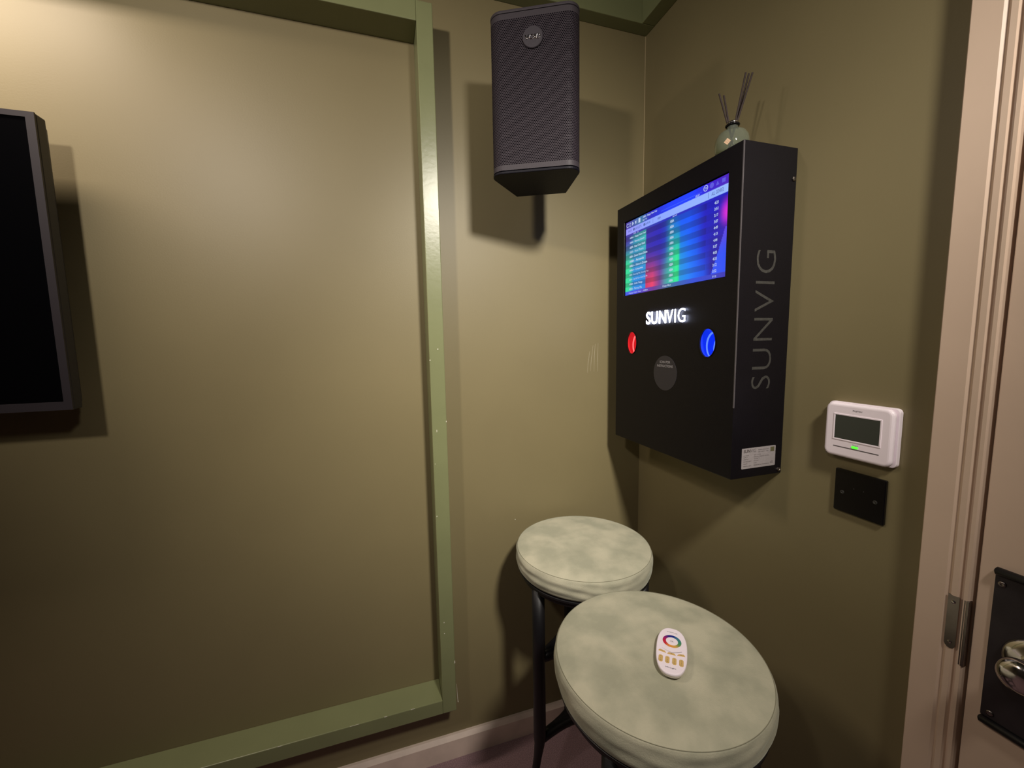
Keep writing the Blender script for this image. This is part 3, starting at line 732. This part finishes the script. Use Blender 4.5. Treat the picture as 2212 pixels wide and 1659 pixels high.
for x in (-.0172, -.0062, .0052, .0165): 
    b_ = rbtn(x, -.0285, .0068, .0155, .0030)
    gl = merge(tbm(text_bm('I', None, .0022, .01), Matrix.Translation((x, -.0238, TZ+.0008))), tbm(text_bm('O', None, .0022, .01), Matrix.Translation((x, -.0332, TZ+.0008))), tbm(text_bm(str(1+int((x+.0172)/.0112+.4)), None, .0020, .01), Matrix.Translation((x, -.0285, TZ+.0008))))
    obj('button_mark', gl, M['darkprint'], b_)
for x, y, sk, tx in ((-.0155, -.0105, -.001, 'S-'), (.0000, -.0125, 0, 'M'), (.0160, -.0105, .001, 'S+')):
    w_ = .0135 if x else .0145
    b_ = obj('button', prism(BM(), [(x-w_/2, y-.0012-sk), (x+w_/2, y-.0012+sk), (x+w_/2-.0025, y+.0030+sk), (x-w_/2+.0025, y+.0030-sk)], lambda u, v, k: (u, v, TZ-.0005+.0012*k)), M['tanbutton'], rm, bevel=.0004)
    obj('button_mark', tbm(text_bm(tx, None, .0022, 0), Matrix.Translation((x, y+.001, TZ+.0008))), M['darkprint'], b_)
bm = BM(); pr = None
for i in range(21):
    u = i/20; x = -.0170+.034*u; y = -.0005-.0070*math.sin(PI*u); wd = .0001+.0009*u
    c_ = [bm.verts.new((x, y+wd/2, TZ+.0001)), bm.verts.new((x, y-wd/2, TZ+.0001))]
    if pr: bm.faces.new((pr[0], c_[0], c_[1], pr[1]))
    pr = c_
obj('brightness_slider', bm, M['darkprint'], rm)
obj('top_print', merge(tbm(text_bm('RGBW', .012, .0018, 0), Matrix.Translation((-.003, .0455, TZ+.0001))), tbm(text_bm('O', .005, .0028, 0), Matrix.Translation((.0065, .0445, TZ+.0001)))), M['greyprint'], rm)
obj('center_print', tbm(text_bm('OK', .0060, .0040, 0), Matrix.Translation((0, .0210, TZ+.0001))), M['greyprint'], rm)
obj('maker_lettering', tbm(text_bm('Mi-Light', .0170, .0034, 0), Matrix.Translation((.0, -.0455, TZ+.0001))), M['darkprint'], rm)

# ------------------------------------------------------------------ ceiling lamps, built where their light comes from (outside the view)
def spotlight(L, label):
    x, y, z = L['loc']
    t = empty('ceiling_spotlight', (x, y, CZ), label, 'lamp', 'ceiling spotlights')
    obj('canopy', lathe(BM(), [(.05, -.02), (.05, 0)], 32), M['blackmetal'], t)
    obj('stem', tube(BM(), [(0, 0, -.02), (0, 0, z-CZ+.16)], .008, 12), M['blackmetal'], t)
    for aim, size, power in L['heads']:
        d = (Vector(aim)-Vector(L['loc'])).normalized()
        mt = d.to_track_quat('-Z', 'Y').to_matrix().to_4x4(); mt.translation = (0, 0, z-CZ)
        obj('lamp_housing', lathe(BM(), [(.045, .15), (.058, .12), (.062, .032), (.060, .030), (.055, .034), (.05, .11)], 32, cap=False), M['blackmetal'], t, mtx=mt)
        obj('lens', lathe(BM(), [(.054, .036), (.054, .040)], 32), M['lens'], t, mtx=mt)
        ld = D.lights.new('spot', 'SPOT'); ld.energy = power; ld.color = L['color']; ld.spot_size = R(size); ld.spot_blend = 1; ld.shadow_soft_size = L.get('rad', .05)
        lo = D.objects.new('lamp_light', ld); COL.objects.link(lo); lo.parent = t; lo.matrix_local = mt
    return t
spotlight(LAMP_A, 'twin-headed ceiling spotlight over the television side of the room')
spotlight(LAMP_B, 'ceiling spotlight over the door side of the room, with a third head added to brighten the floor')
x, y, z = LAMP_C['loc']
t = empty('wall_washer', (x, y, CZ), 'slim linear ceiling lamp hung close to the wall above the television', 'lamp')
hl_ = LAMP_C['length']/2
obj('housing', box(BM(), -hl_-.02, hl_+.02, -.035, .035, z-CZ+.006, z-CZ+.05), M['blackmetal'], t, bevel=.003)
for sx in (-.2, .2): obj('rod', tube(BM(), [(sx, 0, z-CZ+.05), (sx, 0, 0)], .004, 8), M['blackmetal'], t)
ld = D.lights.new('strip', 'AREA'); ld.shape = 'RECTANGLE'; ld.size = LAMP_C['length']; ld.size_y = .12; ld.energy = LAMP_C['power']; ld.color = LAMP_C['color']
lo = D.objects.new('lamp_light', ld); COL.objects.link(lo); lo.parent = t
mt = Vector((0, .09, -2.29)).normalized().to_track_quat('-Z', 'Y').to_matrix().to_4x4(); mt.translation = (0, 0, z-CZ); lo.matrix_local = mt
